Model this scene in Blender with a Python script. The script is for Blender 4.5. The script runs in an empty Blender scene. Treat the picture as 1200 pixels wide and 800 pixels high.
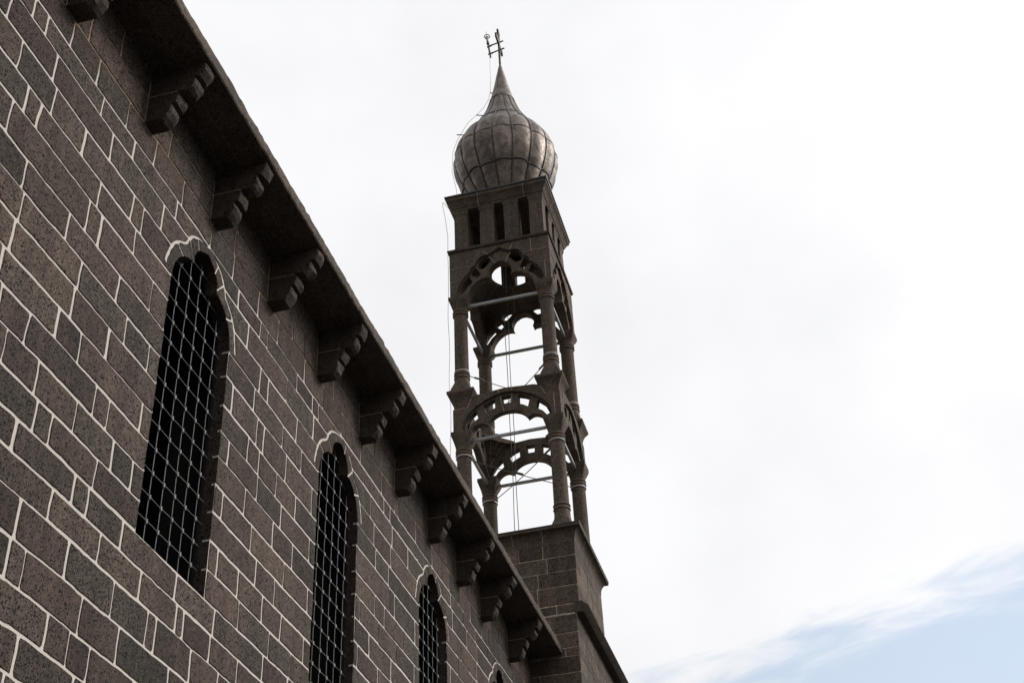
import bpy, bmesh, math, random
from mathutils import Vector, Matrix
from mathutils.geometry import tessellate_polygon
from mathutils import noise as mnoise
random.seed(11)
S = bpy.context.scene
COL = S.collection
R = math.radians

# ------------------------------------------------------------------ camera
cam_d = bpy.data.cameras.new('camera')
cam = bpy.data.objects.new('camera', cam_d); COL.objects.link(cam)
cam_d.sensor_width = 36.0
cam_d.lens = 1588.31 / 1200 * 36.0
cam_d.clip_start = 0.1; cam_d.clip_end = 5000
yaw, pitch, roll = R(-13.236), R(36.6765), R(-3.042)
fwd = Vector((math.sin(yaw)*math.cos(pitch), math.cos(yaw)*math.cos(pitch), math.sin(pitch)))
rgt = Vector((math.cos(yaw), -math.sin(yaw), 0))
upv = rgt.cross(fwd)
r2 = rgt*math.cos(roll) + upv*math.sin(roll)
u2 = -rgt*math.sin(roll) + upv*math.cos(roll)
M = Matrix((r2, u2, -fwd)).transposed().to_4x4()
M.translation = Vector((5, 0, 1.6))
cam.matrix_world = M
S.camera = cam

# ------------------------------------------------------------------ world, sun, exposure
SUN = Vector((0.74, 0.36, 0.57)).normalized()
W = bpy.data.worlds.new('World'); S.world = W; W.use_nodes = True
wt = W.node_tree; wt.nodes.clear()
def wn(t, **kw):
    n = wt.nodes.new(t)
    for k, v in kw.items(): setattr(n, k, v)
    return n
def wmath(op, a, b=None, c=None):
    n = wn('ShaderNodeMath', operation=op)
    for i, v in enumerate((a, b, c)):
        if v is None: continue
        if isinstance(v, (int, float)): n.inputs[i].default_value = v
        else: wt.links.new(v, n.inputs[i])
    return n.outputs[0]
def wdot(vec):
    n = wn('ShaderNodeVectorMath', operation='DOT_PRODUCT')
    wt.links.new(tc.outputs['Generated'], n.inputs[0]); n.inputs[1].default_value = vec
    return n.outputs['Value']
def wramp(v, a, b, lo=0.0, hi=1.0):
    n = wn('ShaderNodeMapRange', interpolation_type='SMOOTHSTEP')
    wt.links.new(v, n.inputs[0])
    for i, x in enumerate((a, b, lo, hi)): n.inputs[i+1].default_value = x
    return n.outputs[0]
tc = wn('ShaderNodeTexCoord')
sky = wn('ShaderNodeTexSky', sky_type='NISHITA', sun_disc=False)
sky.sun_elevation = math.asin(SUN.z); sky.sun_rotation = math.atan2(SUN.x, SUN.y)
sky.air_density = 1.5; sky.dust_density = 1.0; sky.ozone_density = 3.0
# edge of the cloud sheet: a great circle, its distance s and the run t along it
s = wdot((0.17025, 0.39042, -0.90476)); t = wdot((0.97491, 0.06688, 0.21231))
cmb = wn('ShaderNodeCombineXYZ')
wt.links.new(wmath('MULTIPLY', t, 11.0), cmb.inputs[0]); wt.links.new(wmath('MULTIPLY', s, 52.0), cmb.inputs[1])
n1 = wn('ShaderNodeTexNoise'); n1.inputs['Scale'].default_value = 1.0; n1.inputs['Detail'].default_value = 7.0
n1.inputs['Roughness'].default_value = .55; n1.inputs['Distortion'].default_value = .5
wt.links.new(cmb.outputs[0], n1.inputs['Vector'])
sn = wmath('MULTIPLY_ADD', wmath('SUBTRACT', n1.outputs['Fac'], .5), .085, s)
edge = wramp(sn, -0.018, 0.022)              # 0 = cloud, 1 = clear
far_ = wramp(s, 0.13, 0.30, 1.0, 0.0)        # the cloud closes again lower down
side = wramp(t, -0.10, 0.06)
clear = wmath('MULTIPLY', wmath('MULTIPLY', edge, far_), side)
n2 = wn('ShaderNodeTexNoise'); n2.inputs['Scale'].default_value = 3.2; n2.inputs['Detail'].default_value = 5.0
wt.links.new(tc.outputs['Generated'], n2.inputs['Vector'])
base = wramp(n2.outputs['Fac'], .32, .68, .86, .99)
glow = wmath('MULTIPLY', wmath('POWER', wmath('MAXIMUM', wdot(tuple(SUN)), 0.0), 12.0), 4.6)
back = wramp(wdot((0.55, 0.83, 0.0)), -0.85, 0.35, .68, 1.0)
low = wramp(wdot((0.0, 0.0, 1.0)), 0.02, 0.37, .28, 1.0)     # low sky out of view, dimmed to deepen shade under the eave
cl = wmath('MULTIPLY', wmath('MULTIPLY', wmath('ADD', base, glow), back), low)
cl10 = wmath('MULTIPLY', cl, 6.667)
ccol = wn('ShaderNodeCombineColor')
wt.links.new(cl10, ccol.inputs[0]); wt.links.new(wmath('MULTIPLY', cl10, 1.002), ccol.inputs[1]); wt.links.new(wmath('MULTIPLY', cl10, 1.02), ccol.inputs[2])
# thin veil in the gap keeps the blue pale
veil = wn('ShaderNodeMix', data_type='RGBA'); veil.inputs[0].default_value = .43
wt.links.new(sky.outputs[0], veil.inputs[6]); wt.links.new(ccol.outputs[0], veil.inputs[7])
mx = wn('ShaderNodeMix', data_type='RGBA')
wt.links.new(clear, mx.inputs[0]); wt.links.new(ccol.outputs[0], mx.inputs[6]); wt.links.new(veil.outputs[2], mx.inputs[7])
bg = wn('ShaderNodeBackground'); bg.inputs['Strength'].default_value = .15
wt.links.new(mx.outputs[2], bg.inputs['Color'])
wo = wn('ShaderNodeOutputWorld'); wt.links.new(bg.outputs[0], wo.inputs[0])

sd = bpy.data.lights.new('sun', 'SUN'); sd.energy = 1.0; sd.angle = R(14); sd.color = (1.0, .95, .88)
so = bpy.data.objects.new('sun', sd); COL.objects.link(so)
so.rotation_euler = SUN.to_track_quat('Z', 'Y').to_euler(); so.location = (20, 10, 40)
S.view_settings.view_transform = 'Standard'; S.view_settings.look = 'None'
S.view_settings.exposure = 0.0; S.view_settings.gamma = 1.0; S.view_settings.use_curve_mapping = False
S.render.engine = 'CYCLES'
S.cycles.max_bounces = 6

# ------------------------------------------------------------------ materials
def mat(name):
    m = bpy.data.materials.new(name); m.use_nodes = True
    nt = m.node_tree; nt.nodes.clear()
    o = nt.nodes.new('ShaderNodeOutputMaterial'); b = nt.nodes.new('ShaderNodeBsdfPrincipled')
    nt.links.new(b.outputs[0], o.inputs[0])
    return m, nt, b
class N:
    def __init__(s, nt): s.nt = nt
    def new(s, t, **kw):
        n = s.nt.nodes.new(t)
        for k, v in kw.items(): setattr(n, k, v)
        return n
    def link(s, a, b): s.nt.links.new(a, b)
    def noise(s, co, scale, detail=4, rough=.55):
        n = s.new('ShaderNodeTexNoise'); n.inputs['Scale'].default_value = scale
        n.inputs['Detail'].default_value = detail; n.inputs['Roughness'].default_value = rough
        s.link(co, n.inputs['Vector']); return n.outputs['Fac']
    def vor(s, co, scale, out='Distance', feature='F1'):
        n = s.new('ShaderNodeTexVoronoi', feature=feature); n.inputs['Scale'].default_value = scale
        s.link(co, n.inputs['Vector']); return n
    def rng(s, v, a, b, lo=0., hi=1., smooth=True):
        n = s.new('ShaderNodeMapRange')
        if smooth: n.interpolation_type = 'SMOOTHSTEP'
        s.link(v, n.inputs[0])
        for i, x in enumerate((a, b, lo, hi)): n.inputs[i+1].default_value = x
        return n.outputs[0]
    def math(s, op, *a):
        n = s.new('ShaderNodeMath', operation=op)
        for i, v in enumerate(a):
            if isinstance(v, (int, float)): n.inputs[i].default_value = v
            else: s.link(v, n.inputs[i])
        return n.outputs[0]
    def mix(s, f, a, b, mode='MIX'):
        n = s.new('ShaderNodeMix', data_type='RGBA', blend_type=mode)
        for i, v in ((0, f), (6, a), (7, b)):
            if isinstance(v, (int, float)): n.inputs[i].default_value = v
            elif isinstance(v, tuple): n.inputs[i].default_value = (*v, 1)
            else: s.link(v, n.inputs[i])
        return n.outputs[2]
    def bump(s, h, strength, dist, prev=None):
        n = s.new('ShaderNodeBump'); n.inputs['Strength'].default_value = strength; n.inputs['Distance'].default_value = dist
        s.link(h, n.inputs['Height'])
        if prev is not None: s.link(prev, n.inputs['Normal'])
        return n.outputs[0]

def stone_mat(name, base, alt, cool, pits=1.0, tones=True, stain=0.0, rough=.9):
    m, nt, b = mat(name); n = N(nt)
    co = n.new('ShaderNodeTexCoord').outputs['Object']
    fine = n.noise(co, 95, 3, .7); med = n.noise(co, 17, 4); big = n.noise(co, 2.2, 4)
    if tones:
        at = n.new('ShaderNodeAttribute', attribute_name='tone')
        sp = n.new('ShaderNodeSeparateColor'); n.link(at.outputs['Color'], sp.inputs[0])
        tr, tg, tb = sp.outputs
        c = n.mix(tr, base, alt); c = n.mix(n.rng(tg, .45, 1.0, 0, .8), c, cool)
        br = n.rng(tb, 0, 1, .66, 1.26, False)
        dens = n.rng(tg, 0, 1, .7, 1.25, False)
    else:
        c = n.mix(n.rng(big, .35, .65), base, alt); c = n.mix(n.rng(n.noise(co, 1.3, 3), .5, .7, 0, .6), c, cool)
        br = n.rng(big, .3, .7, .85, 1.12); dens = n.rng(big, .3, .7, .5, 1.1)
    hsv = n.new('ShaderNodeHueSaturation'); n.link(c, hsv.inputs['Color']); n.link(br, hsv.inputs['Value'])
    c = hsv.outputs[0]
    g = n.rng(fine, .3, .7, .45, 1.6); c = n.mix(1.0, c, n_gray(n, g), 'MULTIPLY')
    mp = n.new('ShaderNodeMapping'); n.link(co, mp.inputs['Vector']); mp.inputs['Scale'].default_value = (2.6, 2.6, .35)
    st = n.noise(mp.outputs[0], 1.6, 5, .6)             # old rain streaks and soot, running down the masonry
    c = n.mix(1.0, c, n_gray(n, n.rng(st, .34, .62, .78, 1.1)), 'MULTIPLY')
    g2 = n.rng(med, .3, .7, .78, 1.22); c = n.mix(1.0, c, n_gray(n, g2), 'MULTIPLY')
    # vesicles of the basalt: three sizes of small dark holes, in sheared surface coordinates
    sx3 = n.new('ShaderNodeSeparateXYZ'); n.link(co, sx3.inputs[0])
    wq = n.math('MULTIPLY', n.math('SUBTRACT', med, .5), .012)
    pu = n.math('ADD', n.math('ADD', sx3.outputs[0], sx3.outputs[1]), wq)
    pv = n.math('ADD', sx3.outputs[2], n.math('MULTIPLY', n.math('SUBTRACT', sx3.outputs[0], sx3.outputs[1]), .5))
    cp = n.new('ShaderNodeCombineXYZ'); n.link(pu, cp.inputs[0]); n.link(pv, cp.inputs[1])
    h = None
    for sc, share, r0, r1 in ((50, .44, .20, .44), (27, .46, .12, .36), (9.5, .24, .07, .18)):
        v = n.new('ShaderNodeTexVoronoi', voronoi_dimensions='2D'); v.inputs['Scale'].default_value = sc
        n.link(cp.outputs[0], v.inputs['Vector'])
        sepc = n.new('ShaderNodeSeparateColor'); n.link(v.outputs['Color'], sepc.inputs[0])
        has = n.math('LESS_THAN', sepc.outputs[0], n.math('MULTIPLY', dens, share*pits))
        rad = n.math('MULTIPLY', n.rng(sepc.outputs[1], 0, 1, r0, r1, False), has)
        pit = n.rng(n.math('SUBTRACT', rad, v.outputs['Distance']), 0, .06, 0, 1, False)
        h = pit if h is None else n.math('MAXIMUM', h, pit)
    c = n.mix(n.math('MULTIPLY', h, .93), c, (.004, .0035, .003))
    # few pale mineral flecks
    v = n.vor(co, 24); sepc = n.new('ShaderNodeSeparateColor'); n.link(v.outputs['Color'], sepc.inputs[0])
    fl = n.math('LESS_THAN', v.outputs['Distance'], n.rng(sepc.outputs[1], .93, 1.0, 0, .13))
    c = n.mix(n.math('MULTIPLY', fl, .5), c, (.3, .26, .2))
    n.link(c, b.inputs['Base Color'])
    b.inputs['Roughness'].default_value = rough; b.inputs['Specular IOR Level'].default_value = .2
    hh = n.math('SUBTRACT', n.math('MULTIPLY_ADD', med, .8, fine), n.math('MULTIPLY', h, .8))
    n.link(n.bump(hh, .55, .006), b.inputs['Normal'])
    return m
def n_gray(n, v):
    c = n.new('ShaderNodeCombineColor')
    for i in range(3): n.link(v, c.inputs[i])
    return c.outputs[0]
def plain_mat(name, col, rough=.7, metal=0., var=.25, scale=12., bump=.2):
    m, nt, b = mat(name); n = N(nt)
    co = n.new('ShaderNodeTexCoord').outputs['Object']
    f = n.noise(co, scale, 5)
    c = n.mix(1.0, col, n_gray(n, n.rng(f, .3, .7, 1-var, 1+var)), 'MULTIPLY')
    n.link(c, b.inputs['Base Color']); b.inputs['Roughness'].default_value = rough; b.inputs['Metallic'].default_value = metal
    if bump: n.link(n.bump(n.noise(co, scale*5, 3), bump, .004), b.inputs['Normal'])
    return m

M_WALL = stone_mat('basalt_ashlar', (.081, .0595, .0455), (.073, .0515, .0415), (.070, .0575, .0445), 1.0)
M_TOW = stone_mat('basalt_tower_ashlar', (.116, .089, .068), (.104, .078, .060), (.094, .081, .067), .4)
M_DRESS = stone_mat('dressed_basalt', (.118, .090, .068), (.105, .079, .060), (.100, .085, .069), .35, tones=False)
M_EAVE = stone_mat('weathered_basalt_slab', (.098, .074, .056), (.080, .060, .045), (.080, .068, .056), .45, tones=False)
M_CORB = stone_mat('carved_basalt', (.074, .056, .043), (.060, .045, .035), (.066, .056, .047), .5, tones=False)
M_BRICK = plain_mat('fired_brown_ring_stone', (.125, .083, .058), .85, 0, .25, 25)
M_THINJ = plain_mat('tan_lime_joint', (.36, .28, .20), .9, 0, .3, 20)
M_IRON = plain_mat('grey_painted_iron', (.17, .17, .165), .5, .2, .15, 30, .1)
M_DARKIRON = plain_mat('dark_window_iron', (.02, .018, .017), .6, .2, .2, 20, 0)
M_TIE = plain_mat('grey_steel_tie', (.27, .275, .28), .45, .35, .2, 14, .1)
M_ROPE = plain_mat('galvanised_wire', (.42, .40, .37), .5, .3, .2, 60, .1)
M_CABLE = plain_mat('dark_steel_cable', (.10, .10, .10), .5, .3, .2, 60, 0)
M_PALE = plain_mat('pale_cable_sheath', (.62, .61, .59), .5, 0, .1, 60, 0)
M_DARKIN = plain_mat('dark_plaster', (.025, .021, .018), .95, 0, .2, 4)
M_ROOF = plain_mat('roof_screed', (.10, .095, .088), .9, 0, .2, 3)
M_CROSS = plain_mat('weathered_bronze', (.08, .068, .06), .5, .6, .3, 20, .1)
M_CAPSHEET = plain_mat('dark_lead_flashing', (.055, .052, .052), .5, .4, .3, 10, .1)

# mortar: broad whitish pointing, thin tan lime in the top courses
m, nt, b = mat('wall_mortar'); n = N(nt); tcn = n.new('ShaderNodeTexCoord'); co = tcn.outputs['Object']
sx = n.new('ShaderNodeSeparateXYZ'); n.link(co, sx.inputs[0])
zz = n.math('MULTIPLY_ADD', n.noise(co, 1.5, 2), .3, sx.outputs[2])
pale = n.mix(n.noise(co, 9, 4), (.62, .565, .50), (.47, .42, .365))
pale = n.mix(n.rng(n.noise(co, 45, 3), .6, .75, 0, .4), pale, (.25, .22, .19))
c = n.mix(n.rng(zz, 10.40, 10.62), pale, (.30, .215, .145))
n.link(c, b.inputs['Base Color']); b.inputs['Roughness'].default_value = .95
n.link(n.bump(n.noise(co, 60, 4), .4, .004), b.inputs['Normal'])
M_MORTAR = m
M_TMORTAR = plain_mat('tower_mortar', (.36, .295, .22), .95, 0, .3, 14)

# dome: patinated metal sheet
m, nt, b = mat('patinated_zinc_sheet'); n = N(nt); co = n.new('ShaderNodeTexCoord').outputs['Object']
at = n.new('ShaderNodeAttribute', attribute_name='tone'); sp = n.new('ShaderNodeSeparateColor'); n.link(at.outputs['Color'], sp.inputs[0])
f1 = n.noise(co, 3.5, 6, .65); f2 = n.noise(co, 11, 5, .7)
c = n.mix(n.rng(f1, .38, .62), (.115, .092, .077), (.235, .193, .163))
c = n.mix(n.rng(f2, .52, .72, 0, .45), c, (.055, .045, .04))
c = n.mix(1.0, c, n_gray(n, n.rng(sp.outputs[0], 0, 1, .78, 1.25, False)), 'MULTIPLY')
n.link(c, b.inputs['Base Color']); b.inputs['Metallic'].default_value = .75
n.link(n.rng(f2, .3, .7, .38, .62), b.inputs['Roughness'])
n.link(n.bump(n.noise(co, 5, 3), .5, .03), b.inputs['Normal'])
M_DOME = m
M_RIB = plain_mat('dark_seam_metal', (.05, .043, .04), .5, .6, .3, 15, .1)
# paving
m, nt, b = mat('dark_paving'); n = N(nt); co = n.new('ShaderNodeTexCoord').outputs['Object']
bk = n.new('ShaderNodeTexBrick'); n.link(co, bk.inputs['Vector']); bk.inputs['Scale'].default_value = 1.0
bk.inputs['Color1'].default_value = (.030, .027, .024, 1); bk.inputs['Color2'].default_value = (.022, .020, .018, 1); bk.inputs['Mortar'].default_value = (.045, .040, .035, 1)
bk.inputs['Mortar Size'].default_value = .012; bk.inputs['Brick Width'].default_value = .8; bk.inputs['Row Height'].default_value = .4
c = n.mix(1.0, bk.outputs['Color'], n_gray(n, n.rng(n.noise(co, 3, 5), .3, .7, .75, 1.2)), 'MULTIPLY')
n.link(c, b.inputs['Base Color']); b.inputs['Roughness'].default_value = .85
M_PAVE = m

# ------------------------------------------------------------------ mesh helpers
def obj(name, bm, mats, parent=None, smooth=False, recalc=True):
    if recalc: bmesh.ops.recalc_face_normals(bm, faces=bm.faces)
    me = bpy.data.meshes.new(name); bm.to_mesh(me); bm.free()
    for mm in (mats if isinstance(mats, (list, tuple)) else [mats]): me.materials.append(mm)
    if smooth:
        for p in me.polygons: p.use_smooth = True
        try: me.set_sharp_from_angle(angle=R(40))
        except Exception: pass
    o = bpy.data.objects.new(name, me); COL.objects.link(o)
    if parent is not None:
        o.parent = parent
        o.matrix_parent_inverse = Matrix.Translation(-parent_loc(parent))
    return o
def parent_loc(p):
    v = p.location.copy()
    if p.parent is not None and p.type == 'EMPTY': v += parent_loc(p.parent)
    return v if p.type == 'EMPTY' else Vector((0, 0, 0))
def thing(name, label, cat, loc, group=None):
    o = bpy.data.objects.new(name, None); COL.objects.link(o); o.location = loc
    o.empty_display_size = .5
    o['label'] = label; o['category'] = cat
    if group: o['group'] = group
    return o
def tag(o, label, cat, group=None):
    o['label'] = label; o['category'] = cat
    if group: o['group'] = group
def box(bm, x0, x1, y0, y1, z0, z1, mi=0):
    v = [bm.verts.new((x, y, z)) for x in (x0, x1) for y in (y0, y1) for z in (z0, z1)]
    for f in ((0, 1, 3, 2), (4, 6, 7, 5), (0, 4, 5, 1), (2, 3, 7, 6), (0, 2, 6, 4), (1, 5, 7, 3)):
        fc = bm.faces.new([v[i] for i in f]); fc.material_index = mi
def loft(bm, rings, cap=True, mi=0, closed=True):
    vr = [[bm.verts.new(p) for p in r] for r in rings]
    for a, c in zip(vr, vr[1:]):
        k = len(a)
        for i in range(k if closed else k-1):
            f = bm.faces.new((a[i], a[(i+1) % k], c[(i+1) % k], c[i])); f.material_index = mi
    if cap:
        bm.faces.new(vr[0][::-1]).material_index = mi; bm.faces.new(vr[-1]).material_index = mi
    return vr
def tube(bm, pts, r, k=8, mi=0, cap=True):
    pts = [Vector(p) for p in pts]; rings = []
    ref = None
    for i, p in enumerate(pts):
        d = (pts[min(i+1, len(pts)-1)] - pts[max(i-1, 0)]).normalized()
        if ref is None:
            ref = d.orthogonal().normalized()
        ref = (ref - d*ref.dot(d)).normalized(); q = d.cross(ref)
        rr = r[i] if isinstance(r, (list, tuple)) else r
        rings.append([p + (ref*math.cos(a) + q*math.sin(a))*rr for a in (2*math.pi*j/k for j in range(k))])
    loft(bm, rings, cap, mi)
def sq_ring(cx, cy, z, r, sq, k=48, x_off=0):
    out = []
    for i in range(k):
        a = 2*math.pi*i/k + math.pi/4
        c, s_ = math.cos(a), math.sin(a); mxx = max(abs(c), abs(s_))
        rr = r*((1-sq) + sq/mxx)
        out.append((cx + c*rr, cy + s_*rr, z))
    return out
def frame(o, u, v, nn):
    o, u, v, nn = map(Vector, (o, u, v, nn))
    return lambda a, b_, d=0.: o + u*a + v*b_ + nn*d
def spline(P, n=6):
    out = []
    for i in range(len(P)-1):
        p0, p1, p2, p3 = P[max(i-1, 0)], P[i], P[i+1], P[min(i+2, len(P)-1)]
        for j in range(n):
            t = j/n
            out.append(tuple(.5*((2*b1) + (-a+c)*t + (2*a-5*b1+4*c-d)*t*t + (-a+3*b1-3*c+d)*t**3) for a, b1, c, d in zip(p0, p1, p2, p3)))
    out.append(tuple(P[-1])); return out
def plate(bm, T, loops, d0, d1, mi_front=0, mi_side=0, back=True, back_fn=None, mi_back=None):
    """flat plate with holes: loops[0] is the outline, d0 the front, d1 the back depth"""
    f = [[bm.verts.new(T(u, v, d0)) for u, v in L] for L in loops]
    bf = back_fn or (lambda u, v: (u, v))
    bk = [[bm.verts.new(T(*bf(u, v), d1)) for u, v in L] for L in loops]
    tris = tessellate_polygon([[Vector((u, v, 0)) for u, v in L] for L in loops])
    ff = [v for L in f for v in L]; fb = [v for L in bk for v in L]
    for t3 in tris:
        try: bm.faces.new([ff[i] for i in t3]).material_index = mi_front
        except ValueError: pass
        if back:
            try: bm.faces.new([fb[i] for i in t3][::-1]).material_index = mi_side if mi_back is None else mi_back
            except ValueError: pass
    for a, c in zip(f, bk):
        k = len(a)
        for i in range(k):
            bm.faces.new((a[i], c[i], c[(i+1) % k], a[(i+1) % k])).material_index = mi_side

def stone(bm, T, pts, d0, d1, tl, tone, inset=.006, mi=0):
    """one facing stone from a (convex-ish) outline, with a small chamfer"""
    k = len(pts); cu = sum(p[0] for p in pts)/k; cv = sum(p[1] for p in pts)/k
    def ins(e):
        out = []
        for u, v in pts:
            du, dv = cu-u, cv-v; L = math.hypot(du, dv) or 1
            su = min(1, e*1.3/abs(du)) if abs(du) > 1e-6 else 0
            out.append((u + (du/abs(du)*min(abs(du), e) if abs(du) > 1e-6 else 0), v + (dv/abs(dv)*min(abs(dv), e) if abs(dv) > 1e-6 else 0)))
        return out
    a = [bm.verts.new(T(u, v, d0)) for u, v in pts]
    bq = [bm.verts.new(T(u, v, d1*.6)) for u, v in ins(inset*.25)]
    c = [bm.verts.new(T(u, v, d1)) for u, v in ins(inset)]
    cen = bm.verts.new(T(cu, cv, d1 + random.uniform(0, .003)))
    fs = []
    for i in range(k):
        j = (i+1) % k
        fs.append(bm.faces.new((a[i], a[j], bq[j], bq[i]))); fs.append(bm.faces.new((bq[i], bq[j], c[j], c[i])))
        fs.append(bm.faces.new((c[i], c[j], cen)))
    for f in fs:
        f.material_index = mi
        for l in f.loops: l[tl] = tone
def tone3(): return (random.random(), random.random(), random.random(), 1)
def wob(x, y, amp, sc=3.): return amp*mnoise.noise(Vector((x*sc, y*sc, 3.7)))

def stone_cell(bm, T, tl, L, Rr, Bt, Tp, z0, z1, g, depth, corner=.010, zoff=0):
    """stone bounded by left/right curves L(z), R(z) and bottom/top curves B(y), T(y)"""
    def gg(a=.7, b=1.3): return g*random.uniform(a, b)
    gl, gr, gb, gt = gg(.5, 1.75), gg(.5, 1.75), gg(.5, 1.5), gg(.5, 1.5)
    y0, y1 = L((z0+z1)/2), Rr((z0+z1)/2)
    if y1 - y0 < .05: return
    cr = min(corner*random.uniform(.5, 1.3), (y1-y0)*.2)
    pts = []
    nb = max(3, int((y1-y0)/.055))
    ya, yb = L(z0)+gl, Rr(z0)-gr
    for i in range(nb+1):
        y = ya + cr + (yb-ya-2*cr)*i/nb; pts.append((y, Bt(y)+gb + wob(y, z0, .007, 11) + wob(y, z0+9, .004, 37)))
    zs = [z0 + (z1-z0)*f for f in (.12, .25, .38, .5, .62, .75, .88)]
    for z in zs: pts.append((Rr(z)-gr + wob(z, y1, .007, 8), z))
    ya, yb = L(z1)+gl, Rr(z1)-gr
    for i in range(nb+1):
        y = yb - cr - (yb-ya-2*cr)*i/nb; pts.append((y, Tp(y)-gt + wob(y, z1, .007, 11) + wob(y, z1+5, .004, 37)))
    for z in zs[::-1]: pts.append((L(z)+gl + wob(z, y0, .007, 8), z))
    stone(bm, T, pts, 0.0005, depth*random.uniform(.8, 1.3), tl, tone3())

def ashlar(bm, T, u0, u1, rows, g, depth=.006, lmin=.4, lmax=.9, skip=None, joints=None, wamp=.004, ends=(0, 0)):
    tl = bm.loops.layers.float_color.get('tone') or bm.loops.layers.float_color.new('tone')
    for i in range(len(rows)-1):
        z0, z1 = rows[i], rows[i+1]
        js = [u0]; u = u0 + random.uniform(.25, lmax)
        while u < u1 - .2:
            js.append(u); u += random.uniform(lmin, lmax)
        js.append(u1)
        B = lambda y, zz=z0: zz + wob(y, zz, wamp, 1.5)
        Tq = lambda y, zz=z1: zz + wob(y, zz, wamp, 1.5)
        for a, c in zip(js, js[1:]):
            if skip and skip((a+c)/2, (z0+z1)/2): continue
            e0 = -g if a == u0 else 0; e1 = -g if c == u1 else 0
            stone_cell(bm, T, tl, lambda z, a=a, e=e0: a+e, lambda z, c=c, e=e1: c-e, B, Tq, z0, z1, g, depth, .008)

# ------------------------------------------------------------------ ground
bm = bmesh.new()
v = [bm.verts.new(p) for p in ((-900, -900, 0), (900, -900, 0), (900, 900, 0), (-900, 900, 0))]
bm.faces.new(v)
g_ = obj('ground', bm, M_PAVE); g_['kind'] = 'structure'

# ------------------------------------------------------------------ church
church = thing('church_building', 'long dark basalt church wall with white pointing, barred lancet windows and stone eave', 'church', (0, 12, 0))
YE = 21.36                     # the nave wall ends against the annex
WINS = [8.845, 12.36, 15.83, 19.23]
ZS, ZH = 6.79, 9.30
INN = [(-.605, ZH), (-.60, 9.40), (-.565, 9.54), (-.50, 9.65), (-.42, 9.72), (-.33, 9.765), (-.25, 9.795), (-.245, 9.86), (-.205, 9.95), (-.13, 10.025), (0, 10.075)]
EXT = [(.745, 9.355), (.715, 9.50), (.67, 9.64), (.60, 9.755), (.50, 9.84), (.42, 9.89), (.385, 9.965), (.32, 10.05), (.22, 10.12), (.10, 10.165), (0, 10.178)]
inn_l = spline(INN, 3)
INNER = inn_l + [(-u, v) for u, v in inn_l[::-1][1:]]          # left springing over the top to the right springing
ext_r = spline(EXT, 3)
EXTER = [(-u, v) for u, v in ext_r] + ext_r[::-1][1:]
def exthalf(z):
    if z <= EXT[0][1]: return .605
    for (ua, za), (ub, zb) in zip(ext_r, ext_r[1:]):
        if za <= z <= zb: return ua + (ub-ua)*(z-za)/max(zb-za, 1e-6)
    return 0
TW = frame((0, 0, 0), (0, 1, 0), (0, 0, 1), (1, 0, 0))        # u = y, v = z, outwards = +x
ROWS = [.3, .62, .93, 1.24, 1.55, 1.84, 2.14, 2.43, 2.71, 3.0, 3.27, 3.56, 3.85, 4.12, 4.40, 4.65, 4.86, 5.14, 5.421, 5.693, 5.986, 6.286, 6.538, 6.79, 7.06, 7.34, 7.62, 7.9, 8.19, 8.465, 8.745, 9.075, 9.355, 9.656, 9.96, 10.185, 10.5, 10.81, 11.118]
JOINTS = {1: [7.03, 7.73], 2: [7.3, 7.59, 7.86, 8.5], 3: [6.76, 6.94, 7.67, 8.21, 8.99], 4: [6.78, 7.4, 8.05, 8.58, 8.72, 9.33], 5: [7.11, 7.78, 8.4, 9.01, 9.14, 9.63, 10.18], 6: [6.57, 7.34, 7.54, 8.05, 9.67, 10.69], 7: [6.75, 6.95, 7.58, 10.11, 10.78, 11.29], 8: [6.68, 7.21, 7.76, 8.07, 9.62, 10.05, 10.59, 11.02, 11.59], 9: [6.12, 6.47, 7.41, 7.62, 10.39, 10.83], 10: [6.04, 6.79, 7.11, 8.08, 9.61, 10.24, 11.02, 11.63, 13.07, 13.73], 11: [6.1, 6.93, 7.46, 10.04, 10.7, 11.19, 13.43, 14.19], 12: [6.95, 7.67, 8.07, 9.63, 10.28, 10.86, 11.61, 13.11, 13.73, 14.36, 15.04], 13: [6.08, 6.68, 7.47, 10.02, 10.28, 10.7, 11.2, 13.6, 13.93, 14.61], 14: [5.78, 6.91, 7.1, 7.97, 9.61, 10.18, 10.35, 10.91, 11.61, 13.06, 14.1, 14.29, 15.07, 16.6], 15: [5.91, 6.09, 7.0, 7.6, 10.07, 10.78, 11.28, 13.6, 14.06, 16.94], 16: [6.68, 7.49, 7.67, 9.59, 10.15, 10.36, 11.12, 13.08, 13.52, 14.14, 16.51, 17.12], 17: [5.5, 6.14, 7.04, 7.97, 9.81, 10.8, 11.55, 13.39, 14.79, 16.73, 17.43], 18: [5.75, 5.94, 6.82, 7.37, 8.18, 9.54, 10.07, 10.26, 11.05, 11.49, 11.67, 13.13, 13.86, 14.09, 14.39, 15.18, 16.66, 17.28, 17.89, 18.53], 19: [6.26, 6.68, 7.2, 7.7, 8.25, 8.86, 9.37, 9.98, 10.49, 11.23, 11.79, 12.36, 13.0, 13.76, 14.25, 14.38, 15.11, 15.81, 17.65, 18.62, 19.25], 20: [6.47, 10.85, 11.18, 13.65, 15.25]}
ROFF = ROWS.index(4.86)
CORB = [6.10, 7.451, 8.80, 10.16, 11.55, 12.92, 14.24, 15.59, 16.94, 18.19, 19.80]

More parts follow.
